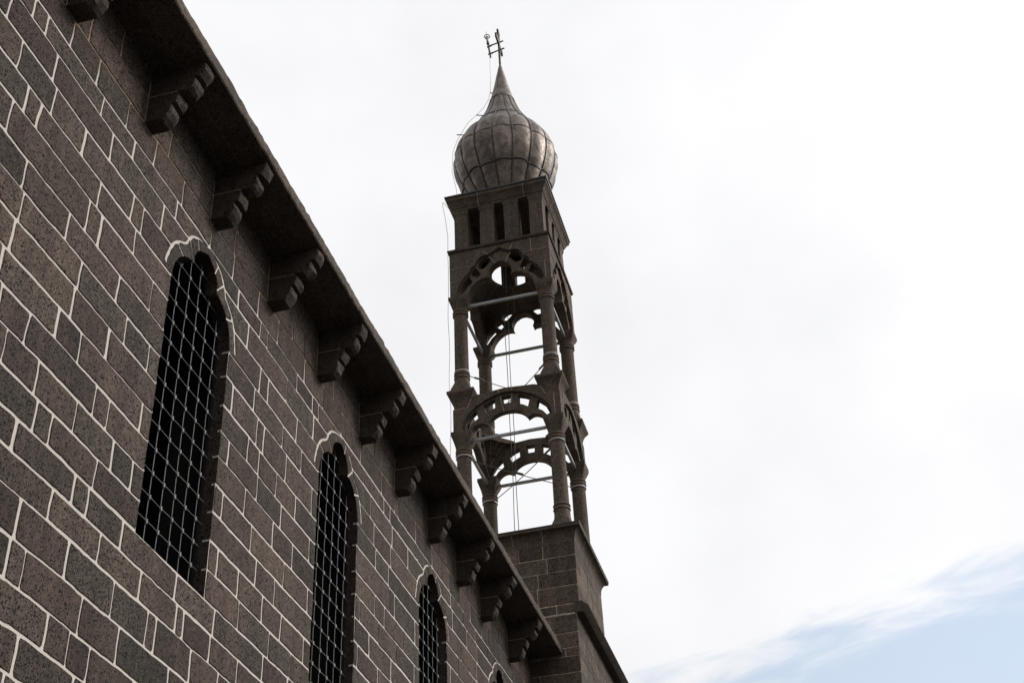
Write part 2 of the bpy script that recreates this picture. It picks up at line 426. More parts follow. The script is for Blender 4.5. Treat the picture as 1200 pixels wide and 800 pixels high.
# wall core with the window openings
bm = bmesh.new()
Y0 = -4.0
loops = [[(Y0, 0), (YE, 0), (YE, 11.118), (Y0, 11.118)]]
for wc in WINS:
    loops.append([(wc-.605, ZS)] + [(wc+u, v) for u, v in INNER] + [(wc+.605, ZS)])
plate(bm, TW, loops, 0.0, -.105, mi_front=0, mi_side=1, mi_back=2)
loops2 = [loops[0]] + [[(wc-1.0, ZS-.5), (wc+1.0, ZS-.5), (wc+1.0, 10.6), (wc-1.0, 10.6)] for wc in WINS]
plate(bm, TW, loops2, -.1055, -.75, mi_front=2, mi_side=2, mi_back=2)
for wc in WINS:                # pointing carried round the jambs
    for z in ROWS:
        if ZS+.1 < z < 9.4:
            for sgn in (1, -1):
                y = wc + sgn*.605
                y0_, y1_ = (y-.003, y+.003) if sgn > 0 else (y-.003, y+.003)
                box(bm, -.03-random.uniform(0, .04), .0035, y0_, y1_, z-.010, z+.010, 0)
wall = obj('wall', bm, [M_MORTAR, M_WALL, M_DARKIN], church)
# facing stones
bm = bmesh.new(); tl = bm.loops.layers.float_color.new('tone')
def rowcurve(z): return lambda y: z + wob(y, z, .016, .9) + wob(y+50, z, .007, 3.)
for i in range(len(ROWS)-1):
    z0, z1 = ROWS[i], ROWS[i+1]; zm = (z0+z1)/2; ri = i-ROFF
    js = list(JOINTS.get(ri, []))
    if ri >= 20: js = sorted(js + CORB + [c+.5*random.uniform(.8, 1.6) for c in CORB if random.random() < .35])
    bounds = [Y0, YE]
    zones = []
    for wc in WINS:
        if z1 <= ZS + .01 or z0 >= 10.18: continue
        zones.append(wc)
    segs = []; cur = ('v', Y0)
    for wc in zones:
        segs.append((cur, ('w', wc, -1))); cur = ('w', wc, 1)
    segs.append((cur, ('v', YE)))
    def bfun(q):
        if q[0] == 'v': return lambda z: q[1]
        return lambda z: q[1] + q[2]*exthalf(z)
    for A, Bq in segs:
        ya, yb = bfun(A)(zm), bfun(Bq)(zm)
        inner = [j for j in js if ya+.1 < j < yb-.1]
        pts = [ya] + inner + [yb]; full = []
        for a, c in zip(pts, pts[1:]):
            full.append(a); L = c-a
            lim = 1.25 if a > 5.4 and c < 17 else .85
            if L > lim:
                k = max(2, round(L/random.uniform(.5, .78)))
                cuts = [a + L*(q+random.uniform(-.28, .28))/k for q in range(1, k)]
                full += cuts
        full.append(yb)
        for q in range(len(full)-1):
            a, c = full[q], full[q+1]
            til = random.uniform(-.02, .02); tir = random.uniform(-.02, .02)
            jamb_l = q == 0 and A[0] == 'w'; jamb_r = q == len(full)-2 and Bq[0] == 'w'
            head = z0 > 9.3
            if q == 0: Lf = (lambda z, f=bfun(A), e=(0 if head else -.011): f(z) + (e if jamb_l else 0))
            else: Lf = lambda z, a=a: a + .012*mnoise.noise(Vector((a*9, z*4, 1.1)))
            if q == len(full)-2: Rf = (lambda z, f=bfun(Bq), e=(0 if head else .011): f(z) + (e if jamb_r else 0))
            else: Rf = lambda z, c=c: c + .012*mnoise.noise(Vector((c*9, z*4, 1.1)))
            gap = .0085 if z0 > 10.1 else .0112
            if ri >= 20: gap = .0062
            Bc, Tc = rowcurve(z0), rowcurve(z1)
            if abs(z0-ZS) < .01 or abs(z1-ZS) < .01:
                pass
            stone_cell(bm, TW, tl, Lf, Rf, Bc, Tc, z0, z1, gap, .007, .009 if ri < 20 else .004)
# voussoirs round each window head
def resample(P, n):
    L = [0]
    for a, c in zip(P, P[1:]): L.append(L[-1] + math.hypot(c[0]-a[0], c[1]-a[1]))
    out = []
    for i in range(n+1):
        t = L[-1]*i/n; k = 0
        while k < len(L)-2 and L[k+1] < t: k += 1
        f = (t-L[k])/max(L[k+1]-L[k], 1e-9); out.append((P[k][0]+(P[k+1][0]-P[k][0])*f, P[k][1]+(P[k+1][1]-P[k][1])*f))
    return out
IN_R = resample([(-.605, 9.355)] + [p for p in INNER if p[1] > 9.36] + [(.605, 9.355)], 72); EX_R = resample(EXTER, 72)
for wc in WINS:
    cuts = [0, 13, 22, 30, 42, 50, 59, 72]; cuts = [0] + [c+random.randint(-1, 1) for c in cuts[1:-1]] + [72]
    for a, c in zip(cuts, cuts[1:]):
        P = [IN_R[k] for k in range(a, c+1)] + [EX_R[k] for k in range(c, a-1, -1)]
        kk = len(P); cu = sum(p[0] for p in P)/kk; cv = sum(p[1] for p in P)/kk
        n_in = c-a+1; Q = []
        # pull the outer edge and both ends in to leave the mortar; the inner edge stays flush with the opening
        for idx, (u, v_) in enumerate(P):
            if idx < n_in:
                f = idx/(n_in-1); k0 = a+idx
                e = .0115
                nu, nv = P[min(idx+1, n_in-1)][0]-P[max(idx-1, 0)][0], P[min(idx+1, n_in-1)][1]-P[max(idx-1, 0)][1]
                L = math.hypot(nu, nv) or 1
                sh = e if idx == 0 else (-e if idx == n_in-1 else 0)
                Q.append((u+nu/L*sh, v_+nv/L*sh))
            else:
                iv, ov = IN_R[c-(idx-n_in)], EX_R[c-(idx-n_in)]
                du, dv = iv[0]-ov[0], iv[1]-ov[1]; L = math.hypot(du, dv) or 1
                w_ = .023 + .005*math.sin(idx*1.7)
                u += du/L*w_; v_ += dv/L*w_
                if idx in (n_in, kk-1):
                    tu, tv = (cu-u), (cv-v_); Lt = math.hypot(tu, tv); u += tu/Lt*.012; v_ += tv/Lt*.012
                Q.append((u, v_))
        stone(bm, TW, [(wc+u, v_) for u, v_ in Q], .0005, .007, tl, tone3(), .004)
facing = obj('stone_facing', bm, M_WALL, church)
facing['label'] = 'rough dark basalt blocks in courses'
# windows
for wc in WINS:
    # glazed opening > grille
    pane_bm = bmesh.new()
    ol = [(wc-.63, ZS-.03)] + [(wc+u*1.045, v+.025) for u, v in INNER] + [(wc+.63, ZS-.03)]
    il = [(wc-.595, ZS+.012)] + [(wc+u*.984, v-.012) for u, v in INNER] + [(wc+.595, ZS+.012)]
    plate(pane_bm, TW, [ol, il], -.108, -.135)
    win = obj('window', pane_bm, M_DARKIRON, church)
    gb = bmesh.new(); XG = -.098
    def top_at(u):
        best = ZH
        for (ua, za), (ub, zb) in zip(INNER, INNER[1:]):
            if min(ua, ub) <= u <= max(ua, ub) and abs(ub-ua) > 1e-6: best = max(best, za+(zb-za)*(u-ua)/(ub-ua))
        return best
    us = [-.507+.1978*k for k in range(6)]
    for u in us:
        tp = top_at(u)
        tube(gb, [(XG, wc+u+.004*math.sin(q*1.3+u*9), ZS+(tp+.02-ZS)*q/8) for q in range(9)], .0044, 6)
    z = 6.833
    while z < 9.95:
        hw = .62 if z < 9.35 else exthalf(z)-.11
        if z > 9.78: hw = .24
        sag = .004
        tube(gb, [(XG+.012, wc+hw*q/4, z+sag*math.sin(q*2+z*7)) for q in range(-4, 5)], .0031, 6)
        for u in us:
            if abs(u) < hw-.01:
                y = wc+u; d = .0125
                rings = []
                for dz, rr in ((-.026, .4), (-.017, 1), (.017, 1), (.026, .4)):
                    rings.append([(XG+.006+math.cos(a)*d*rr*1.1, y+math.sin(a)*d*rr, z+dz) for a in (math.pi/3*j for j in range(6))])
                loft(gb, rings)
        z += .2222
    obj('grille', gb, M_IRON, win)

# eave slab
bm = bmesh.new(); rings = []
ny = 420
for i in range(ny+1):
    y = Y0 + (YE-.02-Y0)*i/ny
    e = .006*mnoise.noise(Vector((y*1.3, 0, 0))) + .006*mnoise.noise(Vector((y*6, 2, 0))) + .006*mnoise.noise(Vector((y*17, 5, 0)))
    e2 = .006*mnoise.noise(Vector((y*1.1, 7, 0))) + .008*mnoise.noise(Vector((y*5, 9, 0))) + .008*mnoise.noise(Vector((y*19, 9, 0)))
    rings.append([(-.75, y, 11.12), (.05, y, 11.12), (.565+e*.5, y, 11.122), (.576+e, y, 11.135), (.577+e, y, 11.20), (.572+e2, y, 11.262+e2*.7), (.55, y, 11.285+e2), (.3, y, 11.30), (-.75, y, 11.34)])
loft(bm, rings)
box(bm, .272, .279, Y0+.1, YE-.1, 11.1175, 11.1205, 1)
ys = sorted([c-.01 for c in CORB])
for y in ys: box(bm, .02, .56, y-.003, y+.003, 11.1168, 11.1205, 1)
obj('eave_slab', bm, [M_EAVE, plain_mat('brown_soffit_joint', (.16, .09, .055), .9, 0, .3, 20)], church)
# corbels
for y in CORB:
    bm = bmesh.new()
    jit = lambda a=.011: random.uniform(-a, a)
    def prof_low():
        return [(-.05, 10.80), (.295+jit(), 10.80), (.318+jit(), 10.765), (.312+jit(), 10.715), (.285+jit(), 10.672), (.238+jit(), 10.672), (.255+jit(), 10.632), (.25+jit(), 10.578), (.222+jit(), 10.53), (.178+jit(), 10.497), (-.05, 10.497)]
    def prof_up():
        return [(-.05, 11.118), (.525+jit(), 11.118), (.556+jit(), 11.07), (.548+jit(), 11.015), (.512+jit(), 10.960), (.452+jit(), 10.958), (.472+jit(), 10.915), (.468+jit(), 10.865), (.435+jit(), 10.83), (.395+jit(), 10.806), (-.05, 10.806)]
    for pf in (prof_low, prof_up):
        k = 9; rs = []; ex = random.uniform(-.018, .014)
        P0 = [(a + (ex if a > 0 else 0), c) for a, c in pf()]; P1 = [(a + (ex if a > 0 else 0), c) for a, c in pf()]
        w = random.uniform(.165, .19)
        for i in range(k+1):
            f = i/k; yy = y + w*f
            ch = -.010 if i in (0, k) else 0
            rs.append([((a[0]*(1-f)+c[0]*f) + (ch if a[0] > 0 else 0) + (.014*mnoise.noise(Vector((yy*14, a[1]*14, y))) if a[0] > .1 else 0), yy, a[1]*(1-f)+c[1]*f + (.009*mnoise.noise(Vector((yy*14, a[0]*20, 4+y))) if .15 < a[0] < .5 else 0)) for a, c in zip(P0, P1)])
        loft(bm, rs)
    box(bm, .006, .29, y-.0015, y+.05, 10.799, 10.807, 1)
    box(bm, .005, .0085, y-.010, y-.002, 10.50, 11.0, 1)
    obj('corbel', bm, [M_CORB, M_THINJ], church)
# rest of the shell: roof and the other three walls
bm = bmesh.new()
box(bm, -12.6, -.751, Y0, YE-.02, 11.13, 11.34)
obj('roof', bm, M_ROOF, church)
bm = bmesh.new()
box(bm, -12.6, -11.9, Y0, YE, 0, 11.128); box(bm, -11.9, -.751, Y0, Y0+.7, 0, 11.128); box(bm, -11.9, -.751, YE-.7, YE, 0, 11.128)
obj('rear_wall', bm, [M_WALL], church)

# ------------------------------------------------------------------ annex under the tower
annex = thing('annex_building', 'lower stone block under the bell tower with a moulded string course along its side', 'building', (-3, 26, 0))
AX, AY, AZ = .865, 21.385, 12.06
bm = bmesh.new(); box(bm, -9, AX, AY, 34, 0, AZ)
obj('wall', bm, [M_TMORTAR], annex)
bm = bmesh.new()
rowsA = [.3+.3*i for i in range(37)] + [11.25, 11.52, 11.86, 12.055]
rowsA = sorted(set([round(r, 3) for r in rowsA if r < 11.12 or r in (11.25, 11.52, 11.86, 12.055)]))
TA = frame((0, AY, 0), (1, 0, 0), (0, 0, 1), (0, -1, 0)); TB = frame((AX, 0, 0), (0, 1, 0), (0, 0, 1), (1, 0, 0))
ashlar(bm, TA, -9, AX, rowsA, .007, .006, .35, .8, wamp=.012)
ashlar(bm, TB, AY, 34, [r for r in rowsA if r < 11.9], .005, .005, .4, .8)
obj('stone_facing', bm, M_TOW, annex)
bm = bmesh.new(); rs = []
for i in range(61):
    y = AY - .012 + (34-AY)*i/60; e = .006*mnoise.noise(Vector((y*3, 1, 2)))
    rs.append([(AX-.05, y, 11.875), (AX+.13, y, 11.872), (AX+.165+e, y, 11.90), (AX+.225+e, y, 11.955+e), (AX+.222+e, y, 11.98), (AX+.11, y, 12.075), (AX-.05, y, 12.09)])
loft(bm, rs)
obj('string_course', bm, M_EAVE, annex)
bm = bmesh.new(); rs = []
for i in range(41):        # crumbling lime fillet on the front ledge
    x = -1.6 + (AX-.02+1.6)*i/40; e = .016*mnoise.noise(Vector((x*9, 3, 3))); e2 = .02*mnoise.noise(Vector((x*13, 8, 3)))
    rs.append([(x, AY-.004, 11.83+e), (x, AY-.022+e2*.5, 11.845+e2*.4), (x, AY-.02+e*.4, 11.868+e2), (x, AY-.004, 11.885+e2)])
loft(bm, rs); obj('mortar_fillet', bm, plain_mat('crumbled_mortar', (.30, .255, .21), .95, 0, .4, 18), annex)

# ------------------------------------------------------------------ bell tower
CX, CY = -.235, 22.555
tower = thing('bell_tower', 'openwork stone bell tower with two arcaded stages under a metal onion dome', 'bell tower', (CX, CY, 12.06))
def P_(dx, dy, z): return (CX+dx, CY+dy, z)
SIDES = [((0, -1), (1, 0)), ((1, 0), (0, 1)), ((0, 1), (-1, 0)), ((-1, 0), (0, -1))]     # outward normal, u direction
def side_frame(k, h):
    (nx, ny), (ux, uy) = SIDES[k]
    return frame((CX+nx*h, CY+ny*h, 0), (ux, uy, 0), (0, 0, 1), (nx, ny, 0))
# shaft
HB = 1.155
bm = bmesh.new(); box(bm, CX-HB, CX+HB, CY-HB, CY+HB, AZ-.002, 13.27)
obj('shaft', bm, M_TMORTAR, tower)
bm = bmesh.new()
for k in range(4):
    ashlar(bm, side_frame(k, HB), -HB, HB, [AZ+.01, 12.42, 12.71, 13.0, 13.262], .0065, .005, .4, .85)
obj('shaft_facing', bm, M_TOW, tower)
def square_mould(bm, prof, k=4):
    rs = []
    for h, z in prof:
        rs.append([P_(-h, -h, z), P_(h, -h, z), P_(h, h, z), P_(-h, h, z)])
    loft(bm, rs)
bm = bmesh.new()
square_mould(bm, [(1.150, 13.24), (1.163, 13.262)] + [(1.163 + .130*(1-math.cos(a)), 13.275+.235*math.sin(a)*1.0) for a in (math.pi/2*i/8 for i in range(9))] + [(1.30, 13.515), (1.302, 13.56), (1.29, 13.575), (.9, 13.585)])
for k in range(4):
    T = side_frame(k, 0)
    for u in (-.62, .02, .58):
        pts = [(u, 1.168), (u, 1.2), (u, 1.295)]
        tube(bm, [T(u, 13.30, 1.1655), T(u, 13.42, 1.195), T(u, 13.50, 1.262), T(u, 13.525, 1.3)], .0055, 5, 1)
bc = obj('base_cornice', bm, [M_DRESS, M_THINJ], tower)
bm = bmesh.new()
rs = [[P_(-h, -h, z), P_(h, -h, z), P_(h, h, z), P_(-h, h, z)] for h, z in ((1.306, 13.566), (1.308, 13.588), (1.0, 13.592))]
loft(bm, rs); obj('edge_flashing', bm, M_CAPSHEET, bc)

# columns
def lathe(bm, x, y, prof, k=28, sq=None):
    rs = []
    for i, (r, z) in enumerate(prof):
        rs.append(sq_ring(x, y, z, r, 0 if sq is None else sq[i], k))
    loft(bm, rs)
def ring_prof(z, r, h): return [(r-.012, z-h/2)] + [(r-.012+.022*math.sin(math.pi*j/6), z-h/2+h*j/6) for j in range(1, 6)] + [(r-.012, z+h/2)]
def make_column(x, y, zb, zs0, zs1, zc1, stage):
    bm = bmesh.new()
    lathe(bm, x, y, [(.146, zs0), (.1445, zs0+.2), (.142, (zs0+zs1)/2), (.140, zs1)])
    col = obj('column', bm, M_DRESS, tower, smooth=True)
    # base: square foot flaring into the round shaft
    bm = bmesh.new()
    lathe(bm, x, y, [(.20, zb), (.20, zb+.04), (.185, zb+.12), (.168, zb+.22), (.154, zb+.32), (.150, zs0-.13)], 48, [1, 1, .85, .45, .15, 0])
    obj('column_base', bm, M_DRESS, col, smooth=True)
    bm = bmesh.new()
    lathe(bm, x, y, ring_prof(zs0-.10, .157, .05) + ring_prof(zs0-.018, .157, .05))
    obj('ring', bm, M_BRICK, col, smooth=True)
    bm = bmesh.new(); lathe(bm, x, y, ring_prof(zs1+.02, .158, .055) + ring_prof(zs1+.09, .158, .055))
    obj('ring', bm, M_BRICK, col, smooth=True)
    bm = bmesh.new(); z0 = zs1+.115; H = zc1-z0
    lathe(bm, x, y, [(.152, z0), (.155, z0+.04), (.162, z0+.10), (.178, z0+.45*H), (.198, z0+.68*H), (.206, z0+.80*H), (.205, zc1-.004)], 48, [0, .15, .35, .65, .9, 1, 1])
    obj('capital', bm, M_DRESS, col, smooth=True)
    # turns of galvanised wire that hold the tension cables
    zr = zs1-.045 if stage == 0 else zs0+.045
    bm = bmesh.new()
    a0 = math.atan2(CY-y, CX-x)
    hel = [(x+.153*math.cos(a0+2*math.pi*j/24), y+.153*math.sin(a0+2*math.pi*j/24), zr-.018+.036*j/72) for j in range(73)]
    hel += [(x+.175*math.cos(a0), y+.175*math.sin(a0), zr+.015), (x+.20*math.cos(a0), y+.20*math.sin(a0), zr)]
    tube(bm, hel, .009, 6)
    obj('wire_collar', bm, M_ROPE, col)
    return zr
HC = .93
zr0 = zr1 = 0
for sx_, sy_ in ((-1, -1), (1, -1), (1, 1), (-1, 1)):
    x, y = CX+sx_*HC, CY+sy_*HC
    zr0 = make_column(x, y, 13.583, 14.155, 15.60, 16.085, 0)
    zr1 = make_column(x, y, 17.03, 17.53, 19.02, 19.452, 1)

# lower arcade --------------------------------------------------------
def mirror(P): return P + [(-u, v) for u, v in P[::-1] if abs(u) > 1e-6]
def arc(P, n=5): return spline(P, n)
def mitre(h0, cl):
    def f(u, v):
        if abs(u) >= h0-1e-4: return (math.copysign(h0-MD[0], u), v)
        return (max(-cl, min(cl, u)), v)
    return f
MD = [0]
def half(P, n):         # spline through a symmetric row of points, left half kept
    q = spline(P + [(-u, v) for u, v in P[::-1][1:]], n); return [p for p in q if p[0] <= 1e-6]
LO_IN = arc([(-.735, 16.088), (-.68, 16.165), (-.60, 16.215), (-.51, 16.225), (-.41, 16.175)], 5) + half([(-.405, 16.18), (-.36, 16.26), (-.27, 16.345), (-.14, 16.40), (0, 16.415)], 5)[1:]
LO_OUT = arc([(-.905, 16.088), (-.90, 16.22), (-.85, 16.36), (-.74, 16.50), (-.57, 16.64), (-.34, 16.755), (-.12, 16.82), (0, 16.83)], 4)
LO_TOP = [(-1.09, 16.62), (-.78, 16.63), (-.735, 16.76), (-.69, 16.85), (-.57, 16.885), (-.3, 16.905), (0, 16.93)]
HOLES_L = [[(-.085, 16.765), (.085, 16.765), (.07, 16.595), (-.07, 16.595)]]
for s_ in (1, -1):
    HOLES_L.append([(s_*a, b_) for a, b_ in ((.25, 16.735), (.36, 16.695), (.47, 16.635), (.42, 16.435), (.34, 16.49), (.245, 16.535))])
    HOLES_L.append([(s_*a, b_) for a, b_ in ((.64, 16.535), (.76, 16.42), (.84, 16.30), (.87, 16.20), (.79, 16.165), (.72, 16.265), (.60, 16.355))])
UP_IN = arc([(-.735, 19.456), (-.70, 19.58), (-.62, 19.71), (-.50, 19.815), (-.37, 19.865), (-.27, 19.86), (-.222, 19.83)], 4) + half([(-.222, 19.838), (-.25, 19.93), (-.238, 20.04), (-.185, 20.145), (-.10, 20.215), (0, 20.24)], 4)[1:]
UP_OUT = arc([(-.955, 19.456), (-.935, 19.66), (-.85, 19.85), (-.72, 20.0), (-.665, 20.04)], 4) + arc([(-.655, 20.06), (-.635, 20.15), (-.55, 20.21)], 3) + arc([(-.535, 20.23), (-.475, 20.36), (-.36, 20.44), (-.22, 20.445)], 4) + [(0, 20.575)]
HOLES_U = []
for s_ in (1, -1):
    HOLES_U.append([(s_*a, b_) for a, b_ in arc([(.205, 20.31), (.27, 20.395), (.36, 20.40), (.445, 20.33), (.47, 20.22), (.44, 20.15), (.35, 20.14)], 2)])
    HOLES_U.append([(s_*a, b_) for a, b_ in ((.535, 20.165), (.60, 20.13), (.635, 20.05), (.62, 20.0), (.51, 19.915), (.435, 19.985))])
    HOLES_U.append([(s_*a, b_) for a, b_ in arc([(.70, 19.955), (.80, 19.855), (.88, 19.72), (.905, 19.58), (.82, 19.58), (.74, 19.70), (.625, 19.80)], 2)])
def grow(P, f):
    cu = sum(p[0] for p in P)/len(P); cv = sum(p[1] for p in P)/len(P)
    return [(cu+(u-cu)*f, cv+(v-cv)*f) for u, v in P]
HOLES_U = [grow(P, 1.13) for P in HOLES_U]; HOLES_L = [grow(P, 1.06) for P in HOLES_L]
def build_arch(kind, k, name):
    H = 1.09 if kind == 'lo' else 1.10
    IN, OUT = (LO_IN, LO_OUT) if kind == 'lo' else (UP_IN, UP_OUT)
    holes = HOLES_L if kind == 'lo' else HOLES_U
    z0 = OUT[0][1]
    Tf = side_frame(k, H)
    if kind == 'lo': top = mirror(LO_TOP)
    else: top = [(-H, 20.662), (H, 20.662)]
    # facing with the outer arch
    bm = bmesh.new()
    L = [(-H, z0)] + top + [(H, z0)] + mirror(OUT)[::-1]
    MD[0] = .055
    plate(bm, Tf, [L], 0, -.055, back=True, back_fn=mitre(H, 2))
    if kind == 'lo':
        J = [([(-.155, 16.90), (-.135, 16.83)], 0), ([(-.135, 16.81), (-.105, 16.60), (-.06, 16.41)], 1), ([(.12, 16.905), (.115, 16.83)], 0), ([(.115, 16.81), (.095, 16.60)], 1), ([(-1.085, 16.605), (-.80, 16.61)], 0),
             ([(-.80, 16.61), (-.745, 16.73), (-.70, 16.82)], 0), ([(.80, 16.61), (.745, 16.73), (.70, 16.82)], 0), ([(.745, 16.09), (1.08, 16.092)], 0), ([(.97, 16.10), (.965, 16.60)], 0)]
    else:
        J = [([(-.36, 20.55), (-.24, 20.44)], 0), ([(-.24, 20.43), (-.10, 20.20)], 1), ([(.30, 20.60), (.24, 20.45)], 0), ([(.24, 20.43), (.12, 20.19)], 1), ([(.70, 20.655), (.71, 20.29)], 0), ([(.52, 20.30), (.71, 20.30), (1.095, 20.305)], 0),
             ([(-1.095, 20.22), (-.62, 20.21)], 0), ([(-1.095, 19.86), (-.90, 19.86)], 0), ([(.85, 19.96), (1.09, 19.965)], 0), ([(.985, 19.95), (.985, 19.5)], 0)]
    for P, lay in J:
        if lay == 0: tube(bm, [Tf(u, v, .001) for u, v in P], .008, 5, 1)
    face = obj(name, bm, [M_DRESS, M_THINJ], tower)
    # tracery behind it
    h2 = H-.055
    Tt = side_frame(k, h2-.0005)
    if kind == 'lo': top2 = [(max(-h2, min(h2, u)), v-.0015) for u, v in mirror(LO_TOP)]
    else: top2 = [(-h2, 20.66), (h2, 20.66)]
    bm = bmesh.new()
    L = [(-h2, z0)] + top2 + [(h2, z0)] + mirror(IN)[::-1]
    th = .14 if kind == 'lo' else .19
    MD[0] = th
    plate(bm, Tt, [L] + holes, 0, -th, back=True, back_fn=mitre(h2, h2-th-.005))
    for P, lay in J:
        if lay == 1: tube(bm, [Tt(u, v, .001) for u, v in P], .008, 5, 1)
    obj('tracery', bm, [M_DRESS, M_THINJ], face)
for k in range(4): build_arch('lo', k, 'arcade_arch')
for k in range(4): build_arch('up', k, 'arch_wall')
# corner posts inside the arcades and the cavetto blocks that carry the upper columns
for sx_, sy_ in ((-1, -1), (1, -1), (1, 1), (-1, 1)):
    x, y = CX+sx_*.905, CY+sy_*.905
    bm = bmesh.new()
    cav = [(.165, 16.605), (.167, 16.66), (.175, 16.73), (.192, 16.80), (.222, 16.87), (.262, 16.93), (.285, 16.965), (.287, 17.005), (.278, 17.03)]
    lathe(bm, x, y, [(.12, 16.595)] + cav, 48, [1]*10)
    obj('impost_block', bm, M_DRESS, tower)
for sx_, sy_ in ((-1, -1), (1, -1), (1, 1), (-1, 1)):      # squinch webs across the corners of the lower stage
    bm = bmesh.new(); rs = []
    for i in range(9):
        f = i/8; u = .885-.555*f; z = 16.40+.47*math.sin(f*math.pi/2)
        rs.append([P_(sx_*(.885*(1-q)+u*q), sy_*(u*(1-q)+.885*q), z - .05*math.sin(math.pi*q)*f) for q in (j/8 for j in range(9))])
    rs.append([(p[0], p[1], CZ) for p in rs[-1] for CZ in (16.925,)])
    loft(bm, rs, cap=False, closed=False)
    top_ = [bm.verts.new(p) for p in rs[-1]] + [bm.verts.new(P_(sx_*.885, sy_*.885, 16.925))]
    bm.faces.new(top_)
    for q in (2, 4, 6):
        tube(bm, [(r[q][0], r[q][1], r[q][2]-.002) for r in rs[:-1]], .006, 5, 1)
    obj('squinch', bm, [M_DRESS, M_THINJ], tower)
# vault over the upper stage: four webs closing to a round eye
bm = bmesh.new()
vp_ = []
for f in (0, .25, .5, .75, 1):
    vp_.append((.845*(1-f)+.47*f, 20.28+.40*math.sin(f*math.pi/2), f))
outer = [sq_ring(CX, CY, z, r, 1-f, 40) for r, z, f in vp_]
outer += [sq_ring(CX, CY, 20.74, .47, 0, 40), sq_ring(CX, CY, 20.74, .845, 1, 40)]
loft(bm, outer, cap=False)
for k in range(8):
    a = math.pi/4*k + .2
    pts = []
    for r, z, f in vp_:
        mxx = max(abs(math.cos(a)), abs(math.sin(a))); rr = r*(f + (1-f)/mxx) - .004
        pts.append((CX+rr*math.cos(a), CY+rr*math.sin(a), z-.004))
    tube(bm, pts, .006, 5, 1)
obj('vault', bm, [M_DRESS, M_THINJ], tower)
# string course
bm = bmesh.new()
def sq_frame(bm, prof_out, hin):
    z0, z1 = prof_out[0][1], prof_out[-1][1]
    rs = []
    pr = prof_out + [(hin, z1), (hin, z0)]
    corners = []
    for sx_, sy_ in ((-1, -1), (1, -1), (1, 1), (-1, 1)):
        corners.append([bm.verts.new(P_(sx_*h, sy_*h, z)) for h, z in pr])
    k = len(pr)
    for a in range(4):
        A, B_ = corners[a], corners[(a+1) % 4]
        for i in range(k): bm.faces.new((A[i], B_[i], B_[(i+1) % k], A[(i+1) % k]))
sq_frame(bm, [(1.098, 20.664), (1.128, 20.672), (1.14, 20.70), (1.14, 20.735), (1.12, 20.742)], .86)
obj('string_course', bm, M_EAVE, tower)
# belfry piers
pier_u = [(-1.0, -.70), (-.415, -.105), (.135, .445), (.70, 1.0)]
def pier(x0, x1, y0, y1):
    bm = bmesh.new()
    cxm, cym, wx, wy = (x0+x1)/2, (y0+y1)/2, (x1-x0)/2, (y1-y0)/2
    rs = []
    for d, z in ((0, 20.735), (0, 21.3), (0, 21.80)):
        rs.append([P_(cxm+a*(wx+d), cym+b_*(wy+d), z) for a, b_ in ((-1, -1), (1, -1), (1, 1), (-1, 1))])
    loft(bm, rs)
    for v_ in bm.verts:
        v_.co += Vector((mnoise.noise(v_.co*5), mnoise.noise(v_.co*5+Vector((9, 0, 0))), 0))*.012
    p = obj('pier', bm, M_DRESS, tower)
    bm = bmesh.new(); rs = []
    for d, z in ((.002, 21.80), (.006, 21.815), (.022, 21.865), (.024, 21.925)):
        rs.append([P_(cxm+a*(wx+d), cym+b_*(wy+d), z) for a, b_ in ((-1, -1), (1, -1), (1, 1), (-1, 1))])
    loft(bm, rs); obj('pier_cap', bm, M_DRESS, p)
for a in (0, 3):
    for c in (0, 3):
        x0, x1 = pier_u[a]; y0, y1 = pier_u[c]; pier(x0, x1, y0, y1)
for a in (1, 2):
    x0, x1 = pier_u[a]
    pier(x0, x1, -1.0, -.74); pier(x0, x1, .74, 1.0); pier(-1.0, -.74, x0, x1); pier(.74, 1.0, x0, x1)
# cornice and the sheet on top
bm = bmesh.new()
square_mould(bm, [(.74, 21.926), (1.03, 21.928), (1.035, 21.985), (1.05, 21.99), (1.055, 22.01), (1.075, 22.06), (1.105, 22.12), (1.14, 22.165), (1.148, 22.172), (1.15, 22.245), (1.0, 22.255)])
for k in range(4):
    T = side_frame(k, 0)
    for u in (-.42, .62):
        tube(bm, [T(u, 21.95, 1.0325), T(u, 21.98, 1.0355), T(u-.01, 22.06, 1.0765), T(u, 22.12, 1.1065), T(u, 22.168, 1.142), T(u, 22.235, 1.15)], .007, 5, 1)
cor = obj('cornice', bm, [M_DRESS, M_THINJ], tower)
bm = bmesh.new(); square_mould(bm, [(1.15, 22.248), (1.172, 22.256), (1.176, 22.292), (1.15, 22.298), (.7, 22.31)])
obj('edge_flashing', bm, M_CAPSHEET, cor)

# onion dome
PROF = spline([(.60, 22.3), (.73, 22.65), (.93, 23.05), (1.105, 23.45), (1.21, 23.87), (1.19, 24.28), (1.04, 24.66), (.785, 25.0), (.60, 25.30), (.445, 25.64), (.33, 26.0), (.295, 26.14)], 4)
PROF = [(r*(.975 if z < 25.1 else 1.0), z) for r, z in PROF]
bm = bmesh.new(); tl = bm.loops.layers.float_color.new('tone')
NS = 16; sub = 6
BANDS = [22.3, 23.25, 24.14, 25.16, 26.2]
tones = {(a, c): random.random() for a in range(NS) for c in range(5)}
k = NS*sub
vr = []
for r, z in PROF:
    row = []
    for j in range(k):
        a = 2*math.pi*j/k - math.pi/2
        ph = (j % sub)/sub
        bul = 1 + .038*math.sin(math.pi*ph) + .012*mnoise.noise(Vector((math.cos(a)*4, math.sin(a)*4, z*4)))
        row.append(bm.verts.new(P_(r*bul*math.cos(a), r*bul*math.sin(a), z)))
    vr.append(row)
